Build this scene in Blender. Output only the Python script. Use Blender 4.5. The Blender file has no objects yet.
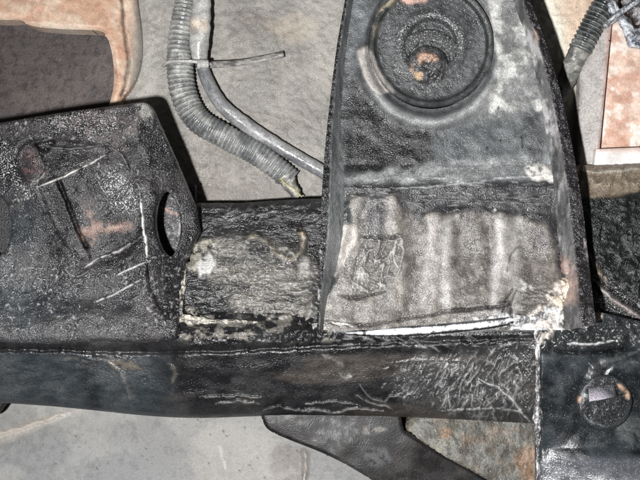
import bpy, bmesh, math, random
import numpy as np
from mathutils import Vector

# ------------------------------------------------------------------ camera, light, exposure
scene = bpy.context.scene
COL = scene.collection
S = 0.0006            # metres per unit of the drawing grid at the reference plane
DIST = 900.0          # camera distance in the same units

cam_data = bpy.data.cameras.new("camera")
cam = bpy.data.objects.new("camera", cam_data); COL.objects.link(cam)
cam.location = (0, -DIST * S, 0); cam.rotation_euler = (math.radians(90), 0, 0)
cam_data.sensor_width = 36; cam_data.lens = 18 / (320 / DIST)
cam_data.clip_start = 0.005; cam_data.clip_end = 20
scene.camera = cam

world = bpy.data.worlds.new("World"); scene.world = world; world.use_nodes = True
bgn = world.node_tree.nodes["Background"]
bgn.inputs[0].default_value = (0.9, 0.95, 1.0, 1); bgn.inputs[1].default_value = 0.035

fl = bpy.data.lights.new("camera_flash", 'AREA'); fl.shape = 'DISK'; fl.size = 34 * S
fl.energy = 6.3; fl.color = (1.0, 0.99, 0.985)
flo = bpy.data.objects.new("camera_flash", fl); COL.objects.link(flo)
flo.location = (-150 * S, -(DIST - 10) * S, -62 * S)
flo.rotation_euler = (Vector((10 * S, 0, 0)) - flo.location).to_track_quat('-Z', 'Y').to_euler()

scene.view_settings.view_transform = 'Standard'; scene.view_settings.look = 'None'
scene.view_settings.exposure = 0.0; scene.view_settings.gamma = 1.0
scene.view_settings.use_curve_mapping = False

# ------------------------------------------------------------------ helpers
def P3(x, y, d):
    """grid point (x right, y down, d towards the viewer) -> metres"""
    k = (DIST - d) / DIST
    return np.stack([(x - 320) * k * S, -d * S + 0 * x, (240 - y) * k * S], -1)

def lin(c):
    c = np.asarray(c, float) / 255.0
    return np.where(c <= 0.04045, c / 12.92, ((c + 0.055) / 1.055) ** 2.4)

def sstep(a, b, x):
    t = np.clip((x - a) / (b - a), 0, 1); return t * t * (3 - 2 * t)

_tabs = {}
def vnoise(x, y, seed=0):
    if seed not in _tabs: _tabs[seed] = np.random.RandomState(seed + 11).rand(256, 256)
    T = _tabs[seed]
    xi = np.floor(x).astype(int); yi = np.floor(y).astype(int)
    fx = x - xi; fy = y - yi
    fx = fx * fx * (3 - 2 * fx); fy = fy * fy * (3 - 2 * fy)
    a = T[yi & 255, xi & 255]; b = T[yi & 255, (xi + 1) & 255]
    c = T[(yi + 1) & 255, xi & 255]; d = T[(yi + 1) & 255, (xi + 1) & 255]
    return (a * (1 - fx) + b * fx) * (1 - fy) + (c * (1 - fx) + d * fx) * fy

def fbm(x, y, scale, seed=0, octv=4, gain=0.55):
    s = 0; a = 1; t = 0; f = 1.0 / scale
    for o in range(octv):
        s = s + a * vnoise(x * f + 17.3 * o, y * f + 9.1 * o, seed + o); t += a
        a *= gain; f *= 2.03
    return s / t

def ridged(x, y, scale, seed=0, octv=3, p=3):
    s = 0; a = 1; t = 0; f = 1.0 / scale
    for o in range(octv):
        n = 1 - np.abs(2 * vnoise(x * f + 31.7 * o, y * f + 3.3 * o, seed + o) - 1)
        s = s + a * n ** p; t += a; a *= 0.5; f *= 2.1
    return s / t

def catmull(pts, n=6, closed=False):
    p = np.asarray(pts, float); m = len(p); out = []
    rng = range(m) if closed else range(m - 1)
    for i in rng:
        if closed: a, b, c, d = p[(i - 1) % m], p[i], p[(i + 1) % m], p[(i + 2) % m]
        else: a, b, c, d = p[max(i - 1, 0)], p[i], p[i + 1], p[min(i + 2, m - 1)]
        for k in range(n):
            t = k / n
            out.append(0.5 * ((2 * b) + (-a + c) * t + (2 * a - 5 * b + 4 * c - d) * t * t + (-a + 3 * b - 3 * c + d) * t ** 3))
    if not closed: out.append(p[-1])
    return np.array(out)

def seg_dist(X, Y, pts, closed):
    pts = np.asarray(pts, float)
    A = pts; B = np.roll(pts, -1, 0)
    if not closed: A, B = A[:-1], B[:-1]
    best = np.full(X.shape, 1e9); nx = np.zeros(X.shape); ny = np.zeros(X.shape); par = np.zeros(X.shape)
    for i, (a, b) in enumerate(zip(A, B)):
        dx, dy = b - a; L = dx * dx + dy * dy + 1e-9
        t = np.clip(((X - a[0]) * dx + (Y - a[1]) * dy) / L, 0, 1)
        qx = a[0] + t * dx; qy = a[1] + t * dy
        d = (X - qx) ** 2 + (Y - qy) ** 2
        m = d < best
        best = np.where(m, d, best); nx = np.where(m, qx, nx); ny = np.where(m, qy, ny); par = np.where(m, (i + t) / len(A), par)
    return np.sqrt(best), nx, ny, par

def inside(X, Y, pts):
    pts = np.asarray(pts, float); r = np.zeros(X.shape, bool)
    for a, b in zip(pts, np.roll(pts, -1, 0)):
        if a[1] == b[1]: continue
        c = ((a[1] > Y) != (b[1] > Y)) & (X < (b[0] - a[0]) * (Y - a[1]) / (b[1] - a[1]) + a[0])
        r ^= c
    return r

def sdist(X, Y, pts):
    d, _, _, _ = seg_dist(X, Y, pts, True)
    return np.where(inside(X, Y, pts), -d, d)

def tps(ctrl):
    """smooth surface through (x, y, depth) points"""
    c = np.asarray(ctrl, float); n = len(c); q = c[:, :2] / 100
    def U(r): return np.where(r > 1e-9, r * r * np.log(r + 1e-12), 0)
    K = U(np.hypot(q[:, None, 0] - q[None, :, 0], q[:, None, 1] - q[None, :, 1]))
    Q = np.c_[np.ones(n), q]
    M = np.zeros((n + 3, n + 3)); M[:n, :n] = K + 1e-4 * np.eye(n); M[:n, n:] = Q; M[n:, :n] = Q.T
    w = np.linalg.lstsq(M, np.r_[c[:, 2], 0, 0, 0], rcond=None)[0]
    def f(X, Y):
        x = X / 100; y = Y / 100
        r = w[n] + w[n + 1] * x + w[n + 2] * y
        for i in range(n): r = r + w[i] * U(np.hypot(x - q[i, 0], y - q[i, 1]))
        return r
    return f

def prof(xs, ys):
    return lambda t: np.interp(t, xs, ys)

class Paint:
    """layers of colour, roughness and relief evaluated on a sheet's vertices"""
    def __init__(s, X, Y, base, rough):
        s.X, s.Y = X, Y
        s.c = np.tile(lin(base), X.shape + (1,)).reshape(X.shape + (3,)).astype(float)
        s.r = np.full(X.shape, float(rough)); s.h = np.zeros(X.shape); s.k = np.zeros(X.shape)
    def mix(s, m, color=None, rough=None, h=0):
        if color is not None: s.c = s.c * (1 - m[..., None]) + lin(color) * m[..., None]
        if rough is not None: s.r = s.r * (1 - m) + rough * m
        if np.ndim(h) or h: s.h = s.h + m * h
    def speckle(s, m, a=1.0):  # pale specks, mostly painting flash glints on the black paint
        s.k = np.maximum(s.k, m * a * .62); return s
    def warp(s, amp, sc, seed):
        return (s.X + amp * 2 * (fbm(s.X, s.Y, sc, seed + 40, 3) - .5), s.Y + amp * 2 * (fbm(s.X, s.Y, sc, seed + 50, 3) - .5))
    def poly(s, pts, color=None, a=1, soft=4, warp=5, sc=14, rough=None, h=0, brk=0, bsc=6, seed=0, smooth=True):
        x, y = s.warp(warp, sc, seed) if warp else (s.X, s.Y)
        m = 1 - sstep(-soft, soft, sdist(x, y, catmull(pts, 4, True) if smooth else pts))
        if brk: m = m * sstep(brk - .12, brk + .12, fbm(s.X, s.Y, bsc, seed + 60, 4))
        s.mix(m * a, color, rough, h); return s
    def noise(s, color, a, sc, lo, hi, seed=0, rough=None, h=0, ax=1, ay=1, ang=0, within=None, octv=4):
        ca, sa = math.cos(ang), math.sin(ang)
        u = (s.X * ca + s.Y * sa) / ax; v = (-s.X * sa + s.Y * ca) / ay
        m = sstep(lo, hi, fbm(u, v, sc, seed, octv)) * a
        if within is not None: m = m * within
        s.mix(m, color, rough, h); return s
    def wrinkle(s, amp, sc, seed=0, ax=1, ay=1, ang=0, within=None, color=None, a=0, p=3, th=.55, warp=3, octv=2):
        ca, sa = math.cos(ang), math.sin(ang)
        x, y = s.warp(warp, sc * 2, seed)
        u = (x * ca + y * sa) / ax; v = (-x * sa + y * ca) / ay
        n = ridged(u, v, sc, seed, octv, p)
        w = 1 if within is None else within
        s.h = s.h + amp * (n - .4) * w
        if color is not None: s.mix(sstep(th, th + .3, n) * a * .55 * w, color)
        return s
    def mask(s, pts, soft=6, warp=4, sc=14, seed=0):
        x, y = s.warp(warp, sc, seed) if warp else (s.X, s.Y)
        return 1 - sstep(-soft, soft, sdist(x, y, catmull(pts, 4, True)))
    def stroke(s, pts, w=1.5, color=(190, 190, 190), a=.8, h=0, rough=None, brk=.4, bsc=5, seed=0, warp=1.5, taper=True):
        if color is not None and min(color) > 140 and a < .955: a *= .5; w *= .8
        h *= 1.3
        pts = catmull(pts, 4) if len(pts) > 2 else np.asarray(pts, float)
        b = (s.X > pts[:, 0].min() - 6 * w - 4) & (s.X < pts[:, 0].max() + 6 * w + 4) & (s.Y > pts[:, 1].min() - 6 * w - 4) & (s.Y < pts[:, 1].max() + 6 * w + 4)
        if not b.any(): return s
        X = s.X[b]; Y = s.Y[b]
        if warp:
            X2 = X + warp * 2 * (fbm(X, Y, 7, seed + 3, 2) - .5); Y2 = Y + warp * 2 * (fbm(X, Y, 7, seed + 5, 2) - .5)
        else: X2, Y2 = X, Y
        d, _, _, t = seg_dist(X2, Y2, pts, False)
        ww = w * (np.clip(np.sin(np.pi * np.clip(t, .02, .98)) * 1.6, .25, 1) if taper else 1)
        m = np.exp(-(d / ww) ** 2)
        mc = m * (sstep(brk - .15, brk + .15, fbm(X, Y, bsc, seed + 7, 3)) if brk else 1) * a
        if color is not None: s.c[b] = s.c[b] * (1 - mc[:, None]) + lin(color) * mc[:, None]
        if rough is not None: s.r[b] = s.r[b] * (1 - mc) + rough * mc
        if h: s.h[b] += m * h
        return s
    def scratches(s, n, box, ang, spread, L, w=.8, color=(200, 200, 200), a=.6, h=.6, seed=0, curl=.15):
        r = random.Random(seed)
        for i in range(n):
            x = r.uniform(box[0], box[2]); y = r.uniform(box[1], box[3]); th = ang + r.gauss(0, spread); l = L * r.uniform(.35, 1.4)
            k = r.gauss(0, curl); pts = []
            for j in range(4):
                pts.append((x, y)); x += math.cos(th) * l / 3; y += math.sin(th) * l / 3; th += k
            s.stroke(pts, w * r.uniform(.6, 1.4), color, a * r.uniform(.4, 1), h * r.uniform(.3, 1.2), brk=.35, seed=i % 9)
        return s

def link(name, mesh, mats, parent=None):
    o = bpy.data.objects.new(name, mesh); COL.objects.link(o)
    for m in (mats if isinstance(mats, (list, tuple)) else [mats]): mesh.materials.append(m)
    if parent is not None: o.parent = parent
    return o

def tag(o, label, cat, group=None):
    o['label'] = label; o['category'] = cat
    if group: o['group'] = group
    return o

def thing(name, label, cat, x, y, d, group=None):
    o = bpy.data.objects.new(name, None); COL.objects.link(o); o.empty_display_size = .01
    o.location = Vector(P3(np.float64(x), np.float64(y), np.float64(d)))
    bpy.context.view_layer.update()
    return tag(o, label, cat, group)

def adopt(o, parent):
    if parent is not None:
        o.parent = parent; o.matrix_parent_inverse = parent.matrix_world.inverted()
    return o

def build_mesh(name, V, F, mats, parent, C=None, R=None, smooth=True, K=None):
    me = bpy.data.meshes.new(name)
    me.from_pydata(V.tolist() if hasattr(V, 'tolist') else V, [], F.tolist() if hasattr(F, 'tolist') else F)
    me.validate(); me.update()
    sm = np.full(len(me.polygons), bool(smooth)); me.polygons.foreach_set('use_smooth', sm)
    n = len(me.vertices)
    if C is not None:
        at = me.attributes.new('Col', 'FLOAT_COLOR', 'POINT')
        at.data.foreach_set('color', np.c_[C, np.ones(len(C))].astype(np.float32).ravel())
    if R is not None:
        at = me.attributes.new('Rgh', 'FLOAT', 'POINT'); at.data.foreach_set('value', R.astype(np.float32))
    if K is not None:
        at = me.attributes.new('Spk', 'FLOAT', 'POINT'); at.data.foreach_set('value', K.astype(np.float32))
    o = link(name, me, mats)
    return adopt(o, parent)

def sheet(name, outline, depth, mat, paint, parent=None, step=1.3, holes=(), thick=12, roll=2.0, rollr=3.0, base=(50, 50, 52), rough=.4, smooth=0):
    out = np.asarray(outline, float)
    if smooth: out = catmull(out, smooth, True)
    hs = [np.asarray(h, float) for h in holes]
    x0, y0 = out.min(0) - step; x1, y1 = out.max(0) + step
    nx = int((x1 - x0) / step) + 2; ny = int((y1 - y0) / step) + 2
    X, Y = np.meshgrid(x0 + np.arange(nx) * step, y0 + np.arange(ny) * step)
    sd, qx, qy, _ = seg_dist(X, Y, out, True)
    ins = inside(X, Y, out); edge = sd.copy()
    m = sd < step * .62
    X = np.where(m, qx, X); Y = np.where(m, qy, Y)
    on = m.copy()
    for h in hs:
        d2, hx, hy, _ = seg_dist(X, Y, h, True)
        m2 = d2 < step * .62
        X = np.where(m2, hx, X); Y = np.where(m2, hy, Y); edge = np.minimum(edge, d2); on |= m2
    cx = (X[:-1, :-1] + X[1:, :-1] + X[:-1, 1:] + X[1:, 1:]) / 4; cy = (Y[:-1, :-1] + Y[1:, :-1] + Y[:-1, 1:] + Y[1:, 1:]) / 4
    keep = inside(cx, cy, out)
    for h in hs: keep &= ~inside(cx, cy, h)
    idx = np.arange(nx * ny).reshape(ny, nx)
    q = np.stack([idx[:-1, :-1], idx[1:, :-1], idx[1:, 1:], idx[:-1, 1:]], -1)[keep]
    used = np.unique(q); remap = -np.ones(nx * ny, int); remap[used] = np.arange(len(used)); q = remap[q]
    x = X.ravel()[used]; y = Y.ravel()[used]; e = edge.ravel()[used]; e = np.where(on.ravel()[used], 0, e)
    p = Paint(x, y, base, rough)
    if paint: paint(p)
    d = depth(x, y) + p.h - roll * np.clip(1 - e / rollr, 0, 1) ** 2
    V = P3(x, y, d)
    # boundary wall
    E = np.concatenate([q[:, [0, 1]], q[:, [1, 2]], q[:, [2, 3]], q[:, [3, 0]]])
    key = np.sort(E, 1); k = key[:, 0].astype(np.int64) * len(used) + key[:, 1]
    u, inv, cnt = np.unique(k, return_inverse=True, return_counts=True)
    B = E[cnt[inv] == 1]
    bv = np.unique(B); bm = -np.ones(len(used), int); bm[bv] = np.arange(len(bv))
    n0 = len(V)
    # walls run straight back from the face
    back = V[bv].copy(); back[:, 1] += thick * S
    V = np.concatenate([V, V[bv], back])
    a = bm[B[:, 0]] + n0; b = bm[B[:, 1]] + n0; nb = len(bv)
    W = np.stack([b, a, a + nb, b + nb], 1)
    F = np.concatenate([q, W])
    C = np.concatenate([p.c, p.c[bv], p.c[bv]]); R = np.concatenate([p.r, p.r[bv], p.r[bv]])
    o = build_mesh(name, V, F, mat, parent, C, R, K=np.concatenate([p.k, p.k[bv], p.k[bv]]))
    return o

def frames(pts):
    n = len(pts); T = np.gradient(pts, axis=0); T /= np.linalg.norm(T, axis=1)[:, None] + 1e-12
    N = np.zeros_like(T); ref = np.array([0, -1.0, 0])
    for i in range(n):
        v = ref - T[i] * ref.dot(T[i]); N[i] = v / (np.linalg.norm(v) + 1e-12)
    return T, N, np.cross(T, N)

def tube(name, path, radius, mat, parent=None, pitch=0, amp=0, seg=22, step=1.2, base=(120, 120, 118), rough=.5, paint=None, lump=0, flat=1.0, seed=0, caps=True, duty=None):
    """path of (x, y, d[, r]) -> swept tube; pitch/amp give corrugation; flat squashes it in depth"""
    pts = catmull(path, 14)
    L = np.r_[0, np.cumsum(np.linalg.norm(np.diff(pts[:, :3], axis=0), axis=1))]
    n = max(int(L[-1] / step), 3); t = np.linspace(0, L[-1], n)
    p = np.stack([np.interp(t, L, pts[:, i]) for i in range(pts.shape[1])], -1)
    r = p[:, 3] if p.shape[1] > 3 else np.full(n, float(radius))
    if pitch:
        ph = (t + 1.2 * np.sin(t * .11)) / pitch * 2 * np.pi
        r = r + amp * np.tanh(1.8 * np.sin(ph))
    W = P3(p[:, 0], p[:, 1], p[:, 2]); T, N, Bn = frames(W)
    th = np.linspace(0, 2 * np.pi, seg, endpoint=False)
    ss = np.tile(t[:, None], (1, seg)); tt = np.tile(th[None], (n, 1))
    rr = np.tile(r[:, None], (1, seg))
    if lump: rr = rr * (1 + lump * 2 * (fbm(ss, 20 + 9 * np.sin(tt) + 3 * np.cos(tt), 6, seed, 3) - .5))
    V = W[:, None] + S * rr[..., None] * (np.cos(tt)[..., None] * N[:, None] * flat + np.sin(tt)[..., None] * Bn[:, None])
    P = Paint(ss.ravel(), (rr * 0 + tt * 8).ravel(), base, rough)
    P.wx = np.tile(p[:, 0][:, None], (1, seg)).ravel(); P.wy = np.tile(p[:, 1][:, None], (1, seg)).ravel()
    P.rib = np.tile((np.tanh(1.8 * np.sin(ph)) if pitch else 0 * t)[:, None], (1, seg)).ravel()
    if paint: paint(P)
    V = V.reshape(-1, 3)
    i = np.arange(n - 1)[:, None] * seg; j = np.arange(seg)[None]; jn = (j + 1) % seg
    F = np.stack([i + j, i + seg + j, i + seg + jn, i + jn], -1).reshape(-1, 4).tolist()
    if caps: F.append(list(range(seg))); F.append(list(range((n - 1) * seg, n * seg))[::-1])
    return build_mesh(name, V, F, mat, parent, P.c, P.r, K=P.k)

def lathe(name, cx, cy, d0, profile, mat, parent=None, seg=96, paint=None, base=(50, 50, 52), rough=.45, tilt=(0, 0), sub=1.5):
    """profile of (radius, depth) about an axis pointing at the viewer"""
    pr = np.asarray(profile, float)
    L = np.r_[0, np.cumsum(np.linalg.norm(np.diff(pr, axis=0), axis=1))]
    n = max(int(L[-1] / sub), len(pr)); t = np.linspace(0, L[-1], n)
    r = np.interp(t, L, pr[:, 0]); z = np.interp(t, L, pr[:, 1])
    th = np.linspace(0, 2 * np.pi, seg, endpoint=False)
    R, T = np.meshgrid(r, th, indexing='ij'); Z = np.meshgrid(z, th, indexing='ij')[0]
    x = cx + R * np.cos(T); y = cy + R * np.sin(T)
    d = d0 + Z + tilt[0] * (x - cx) + tilt[1] * (y - cy)
    p = Paint(x.ravel(), y.ravel(), base, rough); p.rad = R.ravel(); p.ang = T.ravel(); p.z = Z.ravel()
    if paint: paint(p)
    V = P3(x.ravel(), y.ravel(), d.ravel() + p.h)
    i = np.arange(n - 1)[:, None] * seg; j = np.arange(seg)[None]; jn = (j + 1) % seg
    F = np.stack([i + j, i + seg + j, i + seg + jn, i + jn], -1).reshape(-1, 4)
    return build_mesh(name, V, F, mat, parent, p.c, p.r, K=p.k)

# ------------------------------------------------------------------ materials
def mat(name, bump=.35, bsc=1.0, speck=.25, scol=(.75, .76, .76), ssize=.66, var=.25, rvar=.15, coat=0, spec=.5, stretch=(1, 1, 1), dark=0, big=1.0, rot=0.0, metal=0.0):
    m = bpy.data.materials.new(name); m.use_nodes = True; nt = m.node_tree; N = nt.nodes; K = nt.links
    b = N['Principled BSDF']
    tc = N.new('ShaderNodeTexCoord'); mp = N.new('ShaderNodeMapping'); mp.inputs['Scale'].default_value = [s / S / 100 for s in stretch]
    mp.inputs['Rotation'].default_value = (0, rot, 0)
    geo = N.new('ShaderNodeNewGeometry'); K.new(geo.outputs['Position'], mp.inputs[0])
    def noise(sc, det=3, rough=.6):
        n = N.new('ShaderNodeTexNoise'); n.inputs['Scale'].default_value = sc; n.inputs['Detail'].default_value = det; n.inputs['Roughness'].default_value = rough
        K.new(mp.outputs[0], n.inputs['Vector']); return n.outputs['Fac']
    def ramp(src, a, bb, lo=0., hi=1.):
        r = N.new('ShaderNodeMapRange'); r.interpolation_type = 'SMOOTHSTEP'
        for k, v in zip((1, 2, 3, 4), (a, bb, lo, hi)): r.inputs[k].default_value = v
        K.new(src, r.inputs[0]); return r.outputs[0]
    def math_(op, a, bb):
        r = N.new('ShaderNodeMath'); r.operation = op
        for k, v in enumerate((a, bb)):
            if isinstance(v, (int, float)): r.inputs[k].default_value = v
            else: K.new(v, r.inputs[k])
        return r.outputs[0]
    col = N.new('ShaderNodeAttribute'); col.attribute_name = 'Col'
    rg = N.new('ShaderNodeAttribute'); rg.attribute_name = 'Rgh'
    fine = noise(45 / bsc, 2, .55); mid = noise(10, 3); lump = noise(24, 2)
    v1 = ramp(fine, .3, .7, 1 - var, 1 + var); v2 = ramp(mid, .3, .7, 1 - var * .8, 1 + var * .8)
    v = math_('MULTIPLY', v1, v2)
    vm = N.new('ShaderNodeVectorMath'); vm.operation = 'SCALE'; K.new(col.outputs['Color'], vm.inputs[0]); K.new(v, vm.inputs['Scale'])
    # pale specks: dust, plus flash glints painted into the colour
    sk = N.new('ShaderNodeAttribute'); sk.attribute_name = 'Spk'
    sp = noise(78, 1, .5); patch = ramp(mid, .35, .62, .15, 1.)
    s1 = math_('MULTIPLY', ramp(sp, ssize, ssize + .06), math_('MULTIPLY', patch, speck))
    s3 = math_('MULTIPLY', ramp(math_('ADD', sp, math_('MULTIPLY', sk.outputs['Fac'], .12)), .64, .72), math_('MINIMUM', math_('MULTIPLY', sk.outputs['Fac'], 1.6), .8))
    s1 = math_('MAXIMUM', s1, s3)
    mx = N.new('ShaderNodeMix'); mx.data_type = 'RGBA'; K.new(s1, mx.inputs[0]); K.new(vm.outputs[0], mx.inputs[6]); mx.inputs[7].default_value = (*scol, 1)
    last = mx.outputs[2]
    if dark:
        dk = noise(23, 2, .5); s2 = math_('MULTIPLY', ramp(dk, .69, .75), dark)
        m2 = N.new('ShaderNodeMix'); m2.data_type = 'RGBA'; K.new(s2, m2.inputs[0]); K.new(last, m2.inputs[6]); m2.inputs[7].default_value = (.02, .02, .02, 1); last = m2.outputs[2]
    K.new(last, b.inputs['Base Color'])
    K.new(math_('ADD', rg.outputs['Fac'], ramp(mid, .35, .65, -rvar, rvar * 1.3)), b.inputs['Roughness'])
    b.inputs['Specular IOR Level'].default_value = spec
    b.inputs['Metallic'].default_value = metal
    b.inputs['Coat Weight'].default_value = coat; b.inputs['Coat Roughness'].default_value = .2
    hsum = math_('ADD', math_('ADD', math_('MULTIPLY', fine, 1.0), math_('MULTIPLY', mid, 3.0 * big)), math_('MULTIPLY', lump, 1.8 * big))
    bp = N.new('ShaderNodeBump'); bp.inputs['Strength'].default_value = 1; bp.inputs['Distance'].default_value = bump * 1.25 * S
    K.new(hsum, bp.inputs['Height']); K.new(bp.outputs[0], b.inputs['Normal'])
    return m

M_black = mat('black_chassis_paint', bump=.85, bsc=.62, speck=.15, ssize=.66, var=.3, rvar=.09, spec=.5, big=.22)
M_rail = mat('black_rail_paint', bump=.5, bsc=.65, speck=.06, ssize=.67, var=.25, rvar=.1, stretch=(.6, 1, 1.1), spec=.5, big=.2)
M_flat = mat('smooth_black_paint', bump=.24, bsc=.7, speck=.08, ssize=.66, var=.2, rvar=.08, spec=.45, big=.1)
M_beam = mat('black_paint_brushed', bump=.8, bsc=.65, speck=.08, ssize=.66, var=.3, rvar=.1, stretch=(.45, 1, 1.25), spec=.55, big=.35)
M_tower = mat('grey_black_tower_paint', bump=.6, bsc=.65, speck=.15, ssize=.65, var=.25, rvar=.1, spec=.5, big=.18)
M_floor = mat('grey_undercoat', bump=.7, bsc=.7, speck=.25, ssize=.66, var=.12, spec=.4, dark=.35, big=.25)
M_smooth = mat('smooth_grey_sheet', bump=.08, speck=.12, ssize=.68, var=.08, spec=.3, dark=.4, big=.05)
M_rust = mat('rust_primer', bump=.25, speck=.3, ssize=.64, var=.12, spec=.5, big=.3)
M_dark = mat('dull_dark_sheet', bump=.25, speck=.12, var=.18, spec=.5, big=.25)
M_cond = mat('dusty_plastic', bump=.25, speck=.25, ssize=.62, var=.22, spec=.6, big=.3)
M_weld = mat('weld_metal', bump=1.0, speck=.2, ssize=.6, var=.3, spec=1.0)
M_cast = mat('mottled_cast_metal', bump=.7, speck=.15, var=.3, dark=.5, big=.5)
M_glare = mat('rail_glare_metal', bump=.35, speck=.0, var=.2, rvar=.05, spec=1.0, big=.3, metal=.85)  # metallic finish for the strip that imitates flash glare

PI = math.pi
# ------------------------------------------------------------------ background sheets
fp_d = tps([(100, -60, -158), (140, -60, -152), (200, 0, -150), (250, 100, -146), (330, 200, -146), (150, 90, -150), (540, 0, -108), (600, 100, -100), (680, 200, -100), (130, 240, -146), (600, 300, -114), (330, 0, -148), (420, 60, -140)])
def p_floor(p):
    X, Y = p.X, p.Y
    t = sstep(480, 560, X)
    p.mix(t, (214, 204, 186))
    # vertical soft shallow groove left and paler band
    p.mix(.5 * np.exp(-((X - 152 + .06 * Y) / 11) ** 2) * (1 - t), (176, 174, 168), h=2)
    p.mix(np.exp(-((X - 134) / 7) ** 2) * (1 - t) * (1 - sstep(60, 110, Y)), (150, 148, 142), h=-3)
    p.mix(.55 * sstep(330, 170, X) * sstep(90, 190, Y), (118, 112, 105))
    rough = sstep(60, 120, Y) * sstep(150, 190, X) * (1 - t)
    p.wrinkle(1.5, 4.5, 3, ax=3.0, ay=1, ang=.55, within=.1 + .9 * rough, color=(178, 174, 166), a=.22, th=.62, p=2)
    p.h += 2.3 * (fbm(X, Y, 3.4, 8, 1) - .5)
    p.noise((170, 166, 158), .35, 22, .45, .65, seed=5)
    p.noise((110, 104, 98), .3, 30, .5, .7, seed=9)
    p.poly([(268, 25), (300, 15), (318, 30), (295, 45)], (184, 172, 152), .4, soft=6)
    p.poly([(235, 8), (262, 14), (262, 26), (240, 22)], (118, 110, 104), .45, soft=6)
    p.poly([(300, 0), (335, -20), (345, 60), (318, 80)], (176, 172, 164), .5, soft=12)
    p.poly([(560, -20), (612, -20), (600, 40), (575, 50)], (216, 178, 150), .5, soft=10)
    p.poly([(535, 0), (552, 0), (566, 60), (560, 90)], (232, 230, 216), .7, soft=5)
fo = [(118, -70), (700, -70), (700, 330), (130, 330), (118, 200)]
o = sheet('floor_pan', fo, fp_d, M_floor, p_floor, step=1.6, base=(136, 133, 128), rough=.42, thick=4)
o['kind'] = 'structure'; o['label'] = 'pale grey undercoated sheet metal of the underbody'

def p_low(p):
    X, Y = p.X, p.Y
    p.mix(sstep(430, 400, Y + .02 * X) * .7, (138, 137, 132))
    p.poly([(-60, 440), (0, 430), (60, 412), (90, 408), (60, 420), (0, 445), (-60, 470)], (166, 158, 148), .5, soft=3, warp=1)
    p.stroke([(-20, 438), (20, 428), (70, 411)], 1.6, (190, 170, 152), .6, h=2.5, brk=0)
    p.poly([(0, 450), (120, 440), (160, 500), (-20, 500)], (122, 123, 124), .6, soft=14)
    p.poly([(210, 425), (275, 440), (300, 480), (250, 500), (190, 470)], (146, 142, 136), .6, soft=8)
    p.poly([(276, 448), (303, 452), (306, 490), (274, 490)], (112, 106, 102), .75, soft=3)
    p.stroke([(303, 448), (306, 462), (304, 482)], 2.6, (176, 168, 152), .8, h=2)
    p.stroke([(218, 440), (222, 455), (226, 470)], 1.6, (205, 203, 198), .8)
    p.stroke([(170, 420), (190, 415), (215, 417)], 2, (196, 192, 182), .6)
    p.noise((160, 159, 154), .3, 40, .45, .65, seed=4)
    r = random.Random(5)
    for i in range(34):
        x, y = r.uniform(60, 300), r.uniform(418, 478)
        p.stroke([(x, y), (x + r.uniform(0, 1.5), y + r.uniform(0, 1.5))], r.uniform(.7, 1.5), (45, 40, 38), .8, brk=0)
o = sheet('lower_panel', [(-90, 375), (520, 375), (520, 560), (-90, 560)], tps([(-90, 380, -118), (400, 380, -118), (-90, 480, -78), (520, 480, -86), (200, 430, -100)]),
          M_smooth, p_low, step=1.8, base=(122, 122, 121), rough=.42, thick=4)
o['kind'] = 'structure'; o['label'] = 'smooth grey panel below the frame rail'

# pipe edge glimpsed at the far left, under the rail
t_ = tube('pipe', [(-30, 402, -60), (-8, 412, -62), (2, 402, -60), (10, 395, -60)], 5, M_black, base=(28, 26, 25), rough=.5)
tag(t_, 'thin black pipe end peeking out under the rail at the left edge', 'pipe')

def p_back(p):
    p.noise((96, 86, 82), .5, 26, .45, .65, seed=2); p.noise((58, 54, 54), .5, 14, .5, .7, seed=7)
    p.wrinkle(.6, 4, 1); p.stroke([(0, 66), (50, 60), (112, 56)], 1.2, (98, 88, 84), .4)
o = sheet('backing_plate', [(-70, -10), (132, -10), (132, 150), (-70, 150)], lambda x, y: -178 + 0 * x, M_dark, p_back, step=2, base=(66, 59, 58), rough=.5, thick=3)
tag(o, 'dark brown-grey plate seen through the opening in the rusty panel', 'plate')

def p_rust(p):
    X, Y = p.X, p.Y
    p.noise((214, 198, 178), .6, 26, .42, .7, seed=3); p.noise((132, 98, 80), .55, 18, .48, .8, seed=12)
    p.noise((190, 140, 116), .4, 9, .45, .75, seed=21)
    p.mix(sstep(20, 30, Y + 0.0 * X) * sstep(100, 60, X) * .5, (210, 200, 186))
    p.stroke([(0, 20), (20, 20), (60, 29), (100, 31)], 2, (222, 210, 194), .7, brk=0)
    p.stroke([(106, 34), (112, 55), (113, 80), (109, 102)], 1.6, (224, 208, 196), .7, brk=0)
    p.stroke([(120, -40), (122, 10), (127, 45), (129, 60), (125, 85), (121, 96)], 1.4, (30, 22, 20), .9, h=-4, brk=0, taper=False)
    p.mix(sstep(126, 142, X + .05 * Y) , (150, 144, 136))
    p.wrinkle(.9, 9, 3)
rust_out = np.concatenate([catmull([(-60, 18), (0, 20), (20, 20), (32, 26), (60, 29), (90, 30), (102, 32), (109, 42), (113, 60), (114, 80), (112, 95), (108, 108)], 4),
                           catmull([(119, 106), (124, 96), (134, 82), (141, 62), (142, 40), (139, 15), (134, -20), (130, -70)], 4), [[-60, -70]]])
o = sheet('rusty_panel', rust_out, tps([(0, 0, -128), (60, 25, -126), (110, 50, -124), (140, 50, -140), (130, -50, -136), (112, 105, -128), (-60, -60, -134)]),
          M_rust, p_rust, base=(182, 148, 124), rough=.5, thick=26, roll=5, rollr=6, step=1.4)
tag(o, 'rust-stained tan panel edge arching over the dark opening in the upper left corner', 'body panel')

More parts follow.
